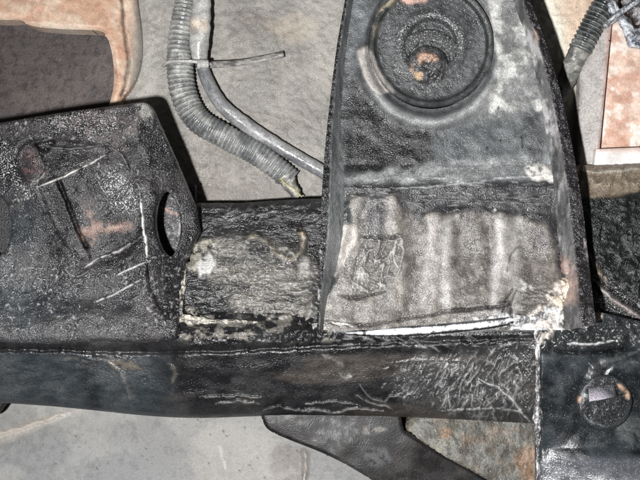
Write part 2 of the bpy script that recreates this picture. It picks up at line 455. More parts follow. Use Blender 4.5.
# right-hand background: pinkish rusty panel, grey strip, white sill
def p_pink(p):
    p.noise((238, 222, 208), .7, 22, .4, .7, seed=3); p.noise((196, 146, 124), .6, 26, .42, .7, seed=14, ay=.5); p.noise((150, 110, 94), .35, 9, .52, .7, seed=34)
    p.noise((244, 236, 226), .8, 12, .52, .66, seed=24); p.wrinkle(.8, 7, 3)
o = sheet('rusty_panel', [(608, 12), (700, 0), (700, 158), (597, 158), (601, 100)], lambda x, y: -84 + .02 * (x - 600), M_rust, p_pink, base=(218, 186, 168), rough=.5, thick=10, step=1.8)
tag(o, 'salmon pink rust-blotched panel at the right edge behind the clamp', 'body panel')
def p_strip(p):
    p.mix(sstep(598, 606, p.X + .08 * (p.Y - 100)) * .8, (196, 160, 150)); p.noise((178, 172, 168), .5, 14, .4, .65, seed=2, ax=.6, ay=3); p.wrinkle(.6, 6, 2, ay=4)
o = sheet('edge_strip', [(608, 18), (613, 10), (607, 70), (598, 166), (577, 168), (579, 110), (580, 72)], tps([(580, 70, -82), (608, 18, -76), (600, 160, -70), (578, 168, -80), (606, 100, -72)]),
          M_dark, p_strip, base=(168, 164, 160), rough=.45, thick=14, step=1.4)
tag(o, 'narrow grey vertical strip between the tower and the pink panel', 'metal strip')
def p_sill(p):
    p.noise((206, 200, 196), .6, 12, .4, .6, seed=2); p.mix(sstep(155, 149, p.Y) * .6, (214, 176, 160))
o = sheet('sill', [(596, 149), (700, 145), (700, 164), (594, 167)], lambda x, y: -62 + 0 * x, M_smooth, p_sill, base=(236, 232, 230), rough=.4, thick=16, step=1.6)
tag(o, 'thin white ledge under the pink panel at the right edge', 'sill')

# ------------------------------------------------------------------ side rail to the right of the tower
def p_side(p):
    X, Y = p.X, p.Y
    top = p.mask([(570, 164), (700, 160), (700, 190), (640, 192), (575, 198)], soft=2, warp=2)
    p.mix(top, (124, 112, 98)); p.wrinkle(3, 8, 6, ax=.7, ay=2.4, ang=.5, within=top, color=(220, 206, 180), a=.5)
    p.stroke([(582, 172), (615, 171), (640, 168), (690, 165)], 1.8, (226, 222, 212), .8, h=2, brk=.3)
    low = 1 - top
    p.wrinkle(2.2, 7, 3, within=low, color=(150, 152, 150), a=.2, th=.6); p.h += 10 * (fbm(X, Y, 24, 79, 3) - .5) * low
    p.stroke([(583, 250), (592, 262), (600, 275), (611, 284)], 3, (168, 158, 140), .7, h=2)
    p.stroke([(592, 280), (606, 294), (622, 306), (645, 320)], 3.2, (214, 200, 196), .9, h=5, brk=.2)
    p.stroke([(600, 276), (615, 290), (640, 306), (650, 316)], 4, (24, 24, 26), .8, h=-3, brk=0)
    p.speckle(.7 * p.mask([(584, 268), (640, 300), (700, 320), (700, 345), (590, 345)], 8, 6)); p.speckle(.25 * sstep(.5, .65, fbm(X, Y, 20, 9, 3)) * low)
    p.scratches(30, (595, 240, 660, 320), .6, .6, 10, .8, (190, 190, 190), .6, .8, seed=4)
o = sheet('side_rail', [(560, 166), (700, 161), (700, 345), (560, 345)], tps([(560, 170, -60), (700, 165, -60), (580, 200, -44), (700, 200, -44), (600, 320, -16), (700, 330, -16)]),
          M_black, p_side, base=(28, 30, 30), rough=.25, thick=30, roll=4, rollr=5)
tag(o, 'black rail with wavy tan upper edge running off to the right of the tower', 'frame rail')

# ------------------------------------------------------------------ frame crossmember
cross = thing('frame_crossmember', 'long horizontal black frame rail with scraped wrinkled paint crossing the whole picture', 'frame rail', 262, 418, -60)

up_d = tps([(130, 196, -92), (330, 194, -92), (130, 208, -76), (330, 206, -76), (130, 250, -66), (330, 250, -64), (130, 318, -26), (330, 318, -24), (130, 340, -22), (330, 340, -20)])
def p_upper(p):
    X, Y = p.X, p.Y
    p.wrinkle(1.6, 5, 3, ax=5, ay=1, ang=.03, within=sstep(250, 225, Y), color=(110, 112, 112), a=.35, th=.6)
    net = p.mask([(212, 240), (245, 236), (290, 250), (312, 262), (312, 318), (240, 318), (222, 290), (205, 262)], 8, 8, seed=2)
    net = net * (.25 + .75 * sstep(.38, .6, fbm(X * .7, Y, 13, 61, 3))); p.mix(net * .6, (124, 120, 113)); p.speckle(net, .35); p.wrinkle(2.2, 3.6, 9, ax=2.6, ay=1, ang=.04, within=net, color=(196, 194, 188), a=.55, th=.52)
    p.wrinkle(1.4, 4, 19, ax=1, ay=1, within=p.mask([(215, 245), (270, 250), (270, 278), (215, 280)], 6, 5), color=(198, 196, 190), a=.6, th=.5)
    p.poly([(196, 262), (208, 252), (214, 242), (211, 268), (206, 276), (196, 276)], (202, 202, 198), .9, soft=2.5, warp=6, sc=8, h=3.5, rough=.3, brk=.36)
    p.poly([(188, 252), (198, 243), (214, 240), (208, 250), (200, 258), (190, 276), (188, 266)], (150, 146, 134), .8, soft=2.5, warp=6, sc=8, h=2.5, brk=.36)
    p.poly([(208, 303), (222, 297), (232, 315), (238, 330), (208, 330)], (38, 38, 40), .95, soft=3, h=-1)
    p.poly([(205, 235), (235, 215), (260, 232), (250, 240), (222, 240)], (46, 46, 47), .7, soft=4)
    p.stroke([(234, 246), (246, 240), (256, 236), (272, 248), (286, 256)], 2.6, (132, 126, 114), .8, h=2.2, brk=.47, warp=3)
    p.stroke([(273, 250), (285, 258), (298, 256), (304, 240), (300, 225)], 3, (150, 143, 130), .85, h=3, brk=.47, warp=3)
    p.stroke([(272, 252), (284, 262), (290, 252), (298, 262)], 1.3, (214, 212, 208), .8, h=2, brk=.35)
    p.stroke([(300, 226), (302, 236)], 3, (170, 158, 130), .8, h=2)
    p.poly([(252, 240), (264, 244), (270, 252), (256, 256), (248, 250)], (24, 24, 26), .9, soft=3)
    p.poly([(300, 262), (308, 258), (310, 276), (300, 274)], (170, 168, 164), .7, soft=2, h=2)
    p.stroke([(230, 219), (240, 216), (248, 215)], 1.6, (190, 190, 188), .8, h=1.5)
    p.stroke([(254, 217), (266, 213), (278, 211)], 1.3, (170, 170, 170), .7, h=1.5)
    p.stroke([(286, 283), (296, 284), (312, 281)], 2, (212, 212, 208), .85, h=2)
    p.stroke([(290, 291), (300, 293), (312, 286)], 1.4, (200, 200, 198), .8, h=2)
    p.stroke([(190, 296), (202, 299), (216, 298)], 2, (190, 190, 186), .7, h=2)
    p.stroke([(312, 300), (310, 312), (306, 322)], 3.2, (192, 190, 184), .8, h=3)
    p.scratches(60, (190, 285, 315, 322), 0.05, .25, 14, .8, (186, 186, 182), .55, .8, seed=7)
    p.scratches(46, (198, 205, 318, 250), -0.12, .3, 14, .8, (150, 150, 150), .5, .9, seed=9)
    p.poly([(168, 316), (186, 308), (198, 318), (196, 330), (170, 330)], (178, 172, 160), .8, soft=3, brk=.42, h=3)
    p.noise((70, 70, 70), .3, 20, .45, .7, seed=31); p.h += 6 * (fbm(X * .5, Y, 16, 77, 3) - .5)
sheet('upper_web', [(150, 268), (190, 262), (192, 203), (240, 203), (300, 199), (345, 198), (345, 334), (150, 334)], up_d, M_beam, p_upper, cross, base=(32, 32, 33), rough=.27, thick=30, roll=5, rollr=6, step=.85)

def bulge(X): return .15 * 22 * np.log1p(np.exp((np.minimum(X, 546) - 395) / 22.0))
RY = np.arange(300, 440, .5)
RD = np.interp(RY, [300, 312, 319, 324, 329, 336, 344, 352, 366, 380, 400, 412, 422], [-34, -27, -22, -14, -7, -5, -7.5, -12, -18, -24, -33, -44, -58])
RD = np.convolve(np.pad(RD, 8, mode='edge'), np.ones(17) / 17, 'valid')
def low_prof(X, Y):
    yy = Y + 2.5 * (fbm(X, Y, 40, 4, 2) - .5)
    d = np.interp(yy, RY, RD)
    left = sstep(190, 150, X)
    d = d + bulge(X)
    return d - left * 6 - sstep(330, 352, yy) * left * 4
def p_lower(p):
    X, Y = p.X, p.Y
    p.mix(.7 * sstep(190, 140, X) * sstep(345, 360, Y), (52, 58, 62))
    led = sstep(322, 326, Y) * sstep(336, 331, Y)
    # ledge: flash glare painted pale under the tower, dirt elsewhere
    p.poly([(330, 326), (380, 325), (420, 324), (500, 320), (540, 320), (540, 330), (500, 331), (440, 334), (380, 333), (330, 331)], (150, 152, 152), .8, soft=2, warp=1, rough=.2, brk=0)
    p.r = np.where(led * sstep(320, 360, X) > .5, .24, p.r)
    dirt = p.mask([(170, 315), (330, 316), (345, 330), (330, 342), (240, 340), (175, 338)], 3, 3)
    p.h += dirt * 9 * (fbm(X, Y, 5, 91, 3) - .5)
    p.noise((150, 146, 138), .55, 6, .5, .66, seed=5, within=dirt, h=1.2, ax=1.6)
    # long dark crease along the rail
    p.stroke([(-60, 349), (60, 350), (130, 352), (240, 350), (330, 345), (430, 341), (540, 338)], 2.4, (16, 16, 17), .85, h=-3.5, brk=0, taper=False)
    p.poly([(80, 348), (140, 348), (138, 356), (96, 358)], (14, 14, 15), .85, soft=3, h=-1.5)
    p.poly([(82, 362), (95, 366), (100, 410), (86, 410)], (26, 27, 29), .7, soft=5)
    p.stroke([(108, 362), (122, 376), (130, 400)], 2.2, (96, 96, 92), .6, h=1)
    p.poly([(106, 360), (135, 362), (140, 368), (112, 367)], (118, 108, 96), .6, soft=3, brk=.4)
    p.stroke([(60, 360), (75, 359), (90, 362)], 1.6, (104, 104, 100), .5)
    p.stroke([(168, 364), (176, 372), (172, 384)], 2, (104, 100, 94), .6, h=1.2)
    p.poly([(176, 345), (230, 345), (190, 380), (176, 378)], (26, 26, 27), .6, soft=5)
    p.noise((84, 78, 72), .45, 22, .48, .68, seed=8, ax=4, within=sstep(150, 200, X) * sstep(352, 358, Y))
    p.stroke([(322, 356), (335, 362), (345, 368)], 3, (96, 94, 92), .6, h=1)
    p.stroke([(340, 374), (346, 379), (354, 376)], 2.2, (120, 120, 118), .7, h=1.5, brk=.45)
    # paint ripples lower middle
    for q in ([(200, 397), (235, 396), (262, 398)], [(215, 404), (240, 402), (262, 404)], [(305, 405), (330, 402), (360, 406)], [(305, 409), (335, 412), (365, 409), (384, 412)],
              [(262, 412), (275, 406), (300, 410), (330, 413)], [(355, 395), (375, 404), (392, 410)], [(360, 386), (372, 398), (385, 402)], [(384, 404), (392, 396), (404, 398)]):
        p.stroke(q, 1.3, (150, 150, 148), .7, h=2.6, brk=.3, warp=2)
    p.poly([(266, 401), (282, 402), (282, 408), (268, 408)], (12, 12, 13), .8, soft=2)
    # crumpled film patch (right third)
    film = p.mask([(395, 372), (420, 358), (470, 352), (538, 348), (538, 418), (440, 414), (405, 400)], 10, 8, seed=4)
    p.mix(film * .3, (92, 92, 92))
    p.wrinkle(3.2, 8, 14, ax=.75, ay=2.3, ang=.45, within=film, color=(190, 190, 188), a=.5, th=.6)
    p.wrinkle(2.4, 5.5, 24, ax=1, ay=2, ang=-.5, within=film * sstep(440, 500, X), color=(206, 206, 204), a=.5, th=.56)
    p.scratches(70, (440, 356, 520, 398), 1.95, .22, 15, .5, (214, 214, 212), .96, 1.0, seed=14, curl=.07)
    p.scratches(34, (380, 362, 450, 402), -.6, .45, 12, .5, (190, 190, 190), .96, 1.0, seed=15, curl=.1)
    p.speckle(film * sstep(.45, .62, fbm(X, Y, 12, 17, 3)), .5)
    p.stroke([(478, 380), (495, 386), (510, 398), (522, 412), (532, 424)], 1.7, (224, 224, 222), .9, h=3, brk=.2)
    p.stroke([(396, 362), (430, 360), (470, 362)], 1, (140, 140, 140), .6, h=1)
    p.stroke([(440, 411), (470, 410), (500, 409), (525, 413)], 1.4, (170, 170, 168), .7, h=2)
    p.scratches(60, (340, 336, 536, 348), 0, .3, 12, .9, (190, 190, 190), .6, 1, seed=16)
    sp = sstep(335, 320, Y) * sstep(180, 120, X)
    p.noise((176, 176, 172), .7, 3.2, .56, .68, seed=40, within=sp, octv=2)
    p.noise((80, 80, 80), .2, 30, .45, .7, seed=33); p.h += 2.8 * (fbm(X * .35, Y, 16, 79, 2) - .5)
sheet('lower_web', np.concatenate([[(-70, 312), (541, 312), (541, 424)], catmull([(470, 420), (400, 417), (300, 415), (262, 416), (200, 418), (150, 416), (100, 411), (60, 407), (20, 404), (-70, 398)], 4)]),
      low_prof, M_rail, p_lower, cross, base=(26, 26, 28), rough=.32, thick=46, roll=3, rollr=4, step=.8)

EDGE = catmull([(345, 332), (380, 328), (420, 325.5), (460, 322.5), (500, 318), (520, 317), (522, 321), (495, 328), (450, 333), (405, 336.5), (358, 336)], 3, True)  # added bright strip shaped like the flash glare on the ledge
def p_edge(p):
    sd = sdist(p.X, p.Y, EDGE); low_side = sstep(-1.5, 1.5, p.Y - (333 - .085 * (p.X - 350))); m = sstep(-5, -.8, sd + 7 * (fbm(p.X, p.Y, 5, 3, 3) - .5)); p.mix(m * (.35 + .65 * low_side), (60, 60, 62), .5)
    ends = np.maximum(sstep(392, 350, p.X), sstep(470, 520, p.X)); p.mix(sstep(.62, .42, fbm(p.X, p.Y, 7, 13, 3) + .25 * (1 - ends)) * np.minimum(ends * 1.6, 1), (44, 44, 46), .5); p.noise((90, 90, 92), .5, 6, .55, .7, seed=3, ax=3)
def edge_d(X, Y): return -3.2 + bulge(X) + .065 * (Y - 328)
sheet('glare_strip', EDGE, edge_d, M_glare, p_edge, cross,
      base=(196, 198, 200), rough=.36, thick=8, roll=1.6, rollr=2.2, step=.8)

# ------------------------------------------------------------------ left mounting bracket
brk_t = thing('mounting_bracket', 'big scorched black mounting bracket with a pointed oval slot on the left', 'bracket', 90, 330, -40)
def brk_d(X, Y):
    ridge = 137 + (Y - 130) * .055
    base = -22 + .03 * (Y - 200) - 10 * sstep(160, 100, Y) * 0
    fall = np.clip(X - ridge, 0, 80)
    lobe = 14 * np.exp(-(((X - 60) / 50) ** 2 + ((Y - 180) / 45) ** 2))
    ft = sstep(285, 330, Y)
    return base - .62 * fall * (1 - ft) + lobe - .05 * (90 - X) * (1 - ft) + 13 * ft - 3 * sstep(334, 345, Y)
def p_brk(p):
    X, Y = p.X, p.Y
    left = sstep(60, 10, X) * sstep(170, 220, Y)
    p.mix(left * .6, (62, 67, 71)); p.mix(.5 * sstep(250, 320, Y) * sstep(150, 100, X), (60, 63, 66))
    p.noise((66, 64, 64), .5, 30, .42, .66, seed=1)
    p.speckle(.35 * sstep(.45, .65, fbm(X, Y, 24, 5, 3)))
    side = sstep(138, 146, X - .055 * (Y - 130))
    p.speckle(side, .22)
    # recess with the tilted strap
    p.poly([(18, 160), (36, 138), (105, 150), (142, 150), (138, 240), (84, 268), (70, 250), (40, 190)], None, soft=5, warp=2, h=-3)
    p.poly([(17, 157), (32, 141), (48, 168), (36, 180), (24, 178)], (62, 57, 58), .5, soft=2.2, warp=1, h=5)
    p.poly([(34, 139), (100, 146), (106, 155), (50, 175), (46, 160)], None, soft=3, warp=1, h=2.5)
    p.poly([(37, 144), (54, 141), (49, 150), (42, 151)], (8, 8, 8), 1, soft=1.6, warp=1, h=-9)
    p.poly([(40, 186), (56, 178), (86, 246), (88, 262), (66, 245)], None, soft=3, warp=1, h=2.5)
    p.stroke([(58, 181), (66, 198), (74, 220), (86, 247)], 1.6, (8, 8, 8), .95, h=-7, brk=0, warp=1, taper=False)
    p.stroke([(36, 187), (60, 178), (85, 166), (106, 155)], .95, (216, 214, 210), .97, h=3, brk=.36, warp=1)
    p.stroke([(40, 144), (70, 149), (104, 144)], 1.4, (150, 150, 148), .6, h=2, brk=.4)
    p.stroke([(84, 267), (100, 258), (120, 250), (141, 236)], .9, (206, 204, 202), .97, h=2.2, brk=.42, warp=1)
    p.stroke([(113, 277), (130, 269), (146, 262)], .8, (206, 206, 204), .96, h=1.6, warp=.7)
    p.stroke([(94, 302), (115, 294), (141, 279)], .8, (206, 206, 204), .96, h=1.6, warp=.7)
    p.stroke([(125, 302), (132, 299), (140, 296)], 1.2, (180, 180, 178), .6, h=2)
    p.stroke([(64, 268), (76, 277), (92, 268)], 2, (190, 188, 186), .6, h=2)
    p.stroke([(33, 141), (40, 152), (47, 167)], 1.0, (8, 8, 8), 1, h=-3, brk=0, warp=.8)
    p.stroke([(47, 167), (42, 176), (36, 181), (28, 180)], .9, (190, 184, 182), .95, h=1.5, brk=.35, warp=1)
    pass
    p.speckle(.9 * p.mask([(-10, 140), (14, 148), (16, 170), (32, 186), (36, 196), (20, 194), (4, 178), (-10, 172)], 5, 6, seed=6))
    p.speckle(.8 * p.mask([(98, 176), (120, 172), (136, 186), (136, 210), (120, 214), (104, 198)], 6, 6, seed=7))
    p.speckle(.6 * p.mask([(60, 108), (110, 112), (118, 132), (70, 138), (44, 126)], 7, 6, seed=8))
    # bend line worn bright
    p.stroke([(139, 186), (141, 205), (143, 225), (146, 245), (148, 262)], 1.1, (228, 228, 226), .97, h=1, brk=.42, warp=1)
    p.stroke([(148, 262), (152, 290), (166, 316)], 2, (16, 16, 17), .8, h=-2, brk=0)
    p.stroke([(112, 148), (124, 158), (131, 172)], 1.6, (160, 160, 158), .7, h=1.5)
    # rust cross
    p.poly([(84, 204), (92, 208), (94, 222), (130, 223), (132, 229), (98, 234), (92, 246), (86, 240), (78, 232), (86, 222)], (158, 130, 118), .5, soft=4, warp=4, brk=.38, bsc=8)
    p.stroke([(80, 230), (100, 229), (126, 226)], 3, (190, 164, 152), .55, brk=.46)
    p.poly([(96, 206), (112, 206), (116, 218), (100, 220)], (28, 28, 30), .7, soft=4)
    p.noise((120, 92, 92), .5, 4, .55, .7, seed=55, within=p.mask([(22, 150), (40, 156), (42, 176), (26, 174)], 3, 2))
    p.poly([(120, 150), (150, 110), (140, 104), (60, 118), (80, 135)], (100, 88, 86), .3, soft=8, brk=.45)
    p.poly([(134, 104), (148, 104), (156, 116), (150, 122), (138, 112)], (170, 168, 162), .6, soft=2, brk=.42)
    # wear spots
    for (b, n, sd) in (((95, 165, 138, 215), 60, 1), ((0, 110, 140, 140), 50, 2), ((10, 250, 80, 320), 34, 3), ((30, 270, 180, 325), 60, 4), ((0, 180, 30, 330), 40, 5), ((145, 250, 195, 325), 40, 6)):
        p.scratches(int(n * 1.5), b, -.5, .9, 4, .7, (206, 206, 206), .96, .9, seed=sd, curl=.4)
    p.stroke([(152, 106), (160, 125), (176, 160), (193, 204)], 1, (150, 150, 150), .6, h=0, brk=.35, warp=.5)
    p.h *= 1.25
    p.h += 12 * (fbm(X, Y, 38, 77, 2) - .5) + 1.2 * (fbm(X, Y, 9, 78, 2) - .5)
    # film folds at the foot
    ft = p.mask([(-40, 265), (60, 290), (140, 300), (190, 300), (190, 350), (-40, 350)], 10, 6)
    p.wrinkle(1.4, 12, 31, within=ft, ax=2)
th = np.linspace(0, 2 * PI, 44, endpoint=False)
def slot(cx, cy, rx, ry, tilt=0, pw=1.0):
    u = rx * np.cos(th) * np.abs(np.cos(th)) ** (pw - 1); v = ry * np.sin(th)
    return np.stack([cx + u * math.cos(tilt) - v * math.sin(tilt), cy + u * math.sin(tilt) + v * math.cos(tilt)], -1)
hole1 = slot(168, 224, 12.5, 33, -.06, 1.25); hole2 = slot(-4, 226, 15, 30)
sheet('face_plate', np.concatenate([catmull([(-70, 134), (0, 123), (60, 113), (128, 104), (142, 102.5), (151, 106), (158, 120)], 3), [(176, 160), (196, 208), (200, 232), (186, 262), (181, 292), (179, 322), (177, 340), (140, 343), (100, 341), (50, 344), (0, 342), (-70, 343)]]),
      brk_d, M_black, p_brk, brk_t, base=(31, 30, 32), rough=.23, thick=9, roll=2.5, rollr=3, holes=[hole1, hole2], step=.85)
def p_in(p):
    p.noise((130, 130, 130), .6, 4, .5, .65, seed=3); p.mix(p.c[:, 0] * 0 + .35, (36, 35, 36)); p.speckle(.5 + 0 * p.X); p.stroke([(158, 206), (168, 211), (178, 216)], 1.3, (180, 140, 130), .9)
    p.stroke([(180, 222), (181, 230), (179, 236)], 2, (228, 228, 226), .9); p.wrinkle(2, 5, 3)
    p.stroke([(161, 235), (170, 233), (182, 234)], 1.2, (170, 170, 170), .7)
sheet('inner_plate', [(146, 185), (196, 185), (196, 262), (146, 262)], tps([(146, 185, -88), (196, 185, -96), (146, 262, -88), (196, 262, -96)]), M_black, p_in, brk_t, base=(62, 60, 60), thick=2, step=1.5)
sheet('inner_plate', [(-60, 185), (24, 185), (24, 268), (-60, 268)], lambda x, y: -70 + 0 * x, M_black, None, brk_t, base=(30, 30, 32), thick=2, step=3)

# ------------------------------------------------------------------ tower bracket
tow = thing('spring_tower', 'tall tapered black and grey bracket with a round dished cup at its top', 'bracket', 450, 325, -20)
def tow_d(X, Y):
    d = np.interp(Y, [-60, 0, 110, 165, 178, 188, 205, 260, 310, 318, 330], [-52, -48, -40, -32, -24, -20, -20, -17, -11, -8.5, -7]) + bulge(X) * sstep(240, 318, Y)
    d = d + 3.0 * np.exp(-((Y - 308) / 5) ** 2) * sstep(420, 540, X)
    # lip round the cup
    r = np.hypot((X - 431) / 1.0, (Y - 46) / 1.08)
    d = d + 7 * np.exp(-((r - 70) / 7) ** 2) * sstep(30, 80, Y) - 5 * sstep(67, 61, r)
    return d
cup_hole = np.stack([431 + 61.5 * np.cos(th), 45 + 64 * np.sin(th)], -1)
def p_tow(p):
    X, Y = p.X, p.Y
    up = sstep(184, 176, Y)
    # upper panel tones
    p.mix(up, (78, 80, 82), .33); p.mix(.6 * up * sstep(440, 480, X), (104, 107, 108))
    dk = p.mask([(343, 90), (352, 70), (368, 90), (392, 118), (430, 126), (440, 150), (430, 176), (350, 178), (342, 140)], 9, 8, seed=1)
    p.mix(dk * .92, (27, 27, 28))
    p.speckle(dk, .22)
    md = p.mask([(445, 128), (540, 122), (552, 168), (440, 172)], 8, 8, seed=2)
    p.mix(md * .6, (88, 92, 94))
    pale = p.mask([(497, 78), (488, 40), (488, -30), (515, -30), (532, 40), (543, 90), (548, 112), (480, 118), (470, 108)], 6, 8, seed=3)
    p.mix(pale * .45, (150, 150, 148)); p.noise((214, 214, 210), .75, 15, .44, .68, seed=18, octv=6, within=pale, rough=.5, h=.8)
    p.noise((96, 98, 98), .6, 10, .52, .66, seed=19, within=pale)
    cr = p.mask([(400, 168), (470, 160), (552, 156), (556, 178), (350, 184), (344, 178)], 5, 5, seed=5)
    p.mix(cr * .5, (136, 138, 138)); p.speckle(cr, .5); p.noise((170, 172, 172), .5, 9, .45, .7, seed=22, within=cr, ax=2, octv=4)
    p.poly([(525, 108), (540, 118), (543, 160), (532, 162), (526, 140)], (62, 62, 64), .7, soft=3)
    for q in ((470, 105), (475, 104), (466, 108), (497, 108), (500, 140), (522, 148), (528, 150), (486, 148)):
        p.stroke([q, (q[0] + 2.5, q[1] + .5)], 1.5, (20, 20, 20), .85, brk=0)
    p.stroke([(521, 136), (522, 142), (523, 150)], 1.8, (24, 24, 25), .85, brk=0)
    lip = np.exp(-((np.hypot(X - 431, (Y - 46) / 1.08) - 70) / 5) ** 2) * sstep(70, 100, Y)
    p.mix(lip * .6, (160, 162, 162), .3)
    # scraped flake beside the cup
    p.poly([(357, 52), (364, 46), (371, 48), (375, 62), (381, 76), (389, 90), (380, 94), (369, 87), (361, 70)], (172, 167, 162), 1, soft=1.6, warp=2, h=1.2, rough=.55)
    p.mix(p.mask([(358, -40), (348, 40), (350, 80), (362, 40), (372, 0), (384, -40)], 5, 3) * .7, (98, 102, 104))
    # ---- lower face: pale grey residue with vertical runs
    low = sstep(183, 189, Y)
    p.mix(low, (40, 40, 42), .3)
    res = p.mask([(347, 200), (352, 196), (395, 200), (420, 212), (440, 212), (480, 213), (520, 218), (542, 224), (552, 236), (556, 262), (560, 300), (540, 330), (318, 332), (324, 306), (334, 280), (343, 250), (350, 226)], 4, 5, seed=7)
    res2 = p.mask([(352, 198), (375, 196), (420, 196), (412, 214), (350, 214)], 3, 4, seed=8)
    res = np.clip(res + .6 * res2, 0, 1) * low
    p.mix(res, (96, 91, 86), .3, 1.2); p.mix(res * sstep(405, 350, X) * .35, (60, 58, 56))
    runs = fbm(X + 3 * np.sin(Y / 25) + 5 * fbm(X, Y, 30, 97, 2), Y * .09, 21, 90, 2)
    p.mix(res * sstep(.50, .75, runs) * .6 * (.3 + .7 * sstep(395, 430, X)), (172, 168, 162)); p.mix(res * sstep(.47, .34, runs) * .6, (78, 74, 71))
    p.h += res * (runs - .5) * 12 + 5 * (fbm(X, Y, 20, 98, 3) - .5)
    p.noise((166, 162, 156), .3, 7, .42, .68, seed=44, within=res); p.speckle(res, .3)
    for (x, w, c, a) in ((381, 5, (74, 72, 72), .75), (346, 4, (84, 80, 78), .5), (470, 6, (100, 98, 96), .5), (497, 5, (214, 212, 210), .5), (448, 5, (196, 194, 190), .5), (428, 5, (190, 186, 182), .4), (411, 4, (104, 100, 98), .5), (517, 6, (196, 194, 192), .5)):
        m = np.exp(-((X - x - 3 * np.sin(Y / 30 + x)) / w) ** 2) * sstep(200, 225, Y) * sstep(322, 300, Y) * res
        p.mix(m * a, c)
    p.poly([(366, 190), (384, 190), (384, 238), (370, 238)], (72, 72, 73), .85, soft=3.5)
    # dark band under the crease
    p.poly([(415, 188), (560, 190), (560, 214), (520, 212), (480, 207), (440, 207), (424, 214), (414, 212), (398, 204)], (58, 58, 60), .92, soft=2.5, warp=2, h=-.8)
    p.poly([(318, 180), (345, 190), (352, 218), (346, 250), (334, 288), (326, 290)], (52, 56, 57), .9, soft=3, warp=1)
    p.poly([(414, 204), (424, 202), (424, 216), (414, 218)], (34, 34, 36), .9, soft=2)
    p.poly([(340, 232), (352, 222), (360, 238), (345, 262), (336, 276)], (184, 178, 172), .7, soft=3, h=2)
    # folded film flap
    fl_ = p.mask([(368, 240), (396, 238), (402, 262), (392, 282), (368, 294), (352, 290), (358, 264)], 3, 3, seed=9)
    p.mix(fl_ * .7, (84, 82, 80)); p.wrinkle(3.2, 5.5, 51, ax=.8, ay=2, ang=.25, within=fl_, color=(214, 212, 208), a=.75, th=.5)
    p.stroke([(362, 236), (380, 238), (404, 234)], 1.4, (40, 40, 40), .8, h=-1, brk=.3); p.stroke([(362, 239), (384, 241), (405, 238)], 1.2, (206, 204, 200), .7, h=2)
    p.stroke([(338, 296), (355, 298), (370, 295), (386, 292)], 1.3, (36, 34, 34), .85, h=-2, brk=.2)
    p.stroke([(366, 240), (358, 260), (352, 284)], 2, (70, 68, 68), .7, h=-1)
    p.stroke([(352, 281), (362, 288), (370, 292)], 2, (224, 222, 220), .8, h=2)
    p.stroke([(400, 236), (404, 250), (396, 280)], 1.2, (210, 208, 206), .6, h=1.5)
    # long curved crease bottom
    p.stroke([(320, 322), (370, 325), (410, 318), (460, 311), (500, 307), (510, 304)], 1.3, (38, 36, 36), .85, h=-2, brk=.1, taper=False)
    p.stroke([(440, 310), (470, 309), (505, 306)], 1.6, (40, 38, 38), .8, h=-1.5, brk=.2)
    p.poly([(496, 304), (510, 302), (514, 322), (500, 326)], (62, 60, 60), .8, soft=2, brk=.3)
    for q in ([(504, 306), (508, 296), (514, 288)], [(508, 306), (513, 297), (517, 290)], [(500, 324), (503, 314), (505, 306)], [(509, 322), (511, 314), (512, 306)]):
        p.stroke(q, 1.0, (30, 28, 28), .8, h=-1.5, brk=.1)
    p.stroke([(508, 265), (511, 255), (518, 248), (528, 246)], 1, (90, 88, 86), .8, h=-1, brk=.1)
    p.stroke([(508, 266), (507, 274)], 1, (80, 78, 76), .8, brk=0)
    p.poly([(532, 228), (546, 232), (550, 250), (540, 246)], (96, 92, 92), .85, soft=2, brk=.3)
    p.poly([(520, 280), (530, 282), (532, 290), (522, 288)], (226, 224, 222), .6, soft=2, brk=.4)
    p.poly([(518, 322), (530, 314), (540, 300), (552, 288), (560, 282), (568, 296), (570, 332), (524, 332)], (212, 203, 194), .9, soft=3, warp=5, sc=9, brk=.40, h=3, rough=.28)
    p.poly([(527, 166), (543, 166), (553, 172), (555, 182), (530, 177)], (226, 222, 214), .9, soft=2, warp=3, brk=.36, h=1.5)
    p.scratches(34, (512, 288, 552, 318), .1, .3, 14, .8, (70, 68, 68), .7, -1, seed=21)
    foot = p.mask([(330, 322), (430, 317), (500, 314), (555, 308), (555, 334), (330, 334)], 3, 3)
    p.noise((222, 224, 226), .8, 5, .45, .6, seed=29, within=foot * sstep(430, 510, X), h=1.5)
    p.scratches(60, (345, 176, 550, 206), 0, .12, 18, .8, (190, 192, 192), .6, .8, seed=23)
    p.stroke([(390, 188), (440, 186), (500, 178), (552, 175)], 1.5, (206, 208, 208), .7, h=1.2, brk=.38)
    p.stroke([(430, 200), (480, 201), (540, 204)], 1, (120, 120, 120), .6, h=.8)
    p.stroke([(493, 209), (496, 210)], 2, (236, 236, 236), .9, brk=0)
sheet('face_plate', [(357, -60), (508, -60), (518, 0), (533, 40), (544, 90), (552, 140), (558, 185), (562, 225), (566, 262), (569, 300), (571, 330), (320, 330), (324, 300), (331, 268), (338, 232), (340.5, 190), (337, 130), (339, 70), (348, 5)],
      tow_d, M_tower, p_tow, tow, base=(52, 53, 55), rough=.3, thick=14, roll=0, holes=[cup_hole], step=.8)

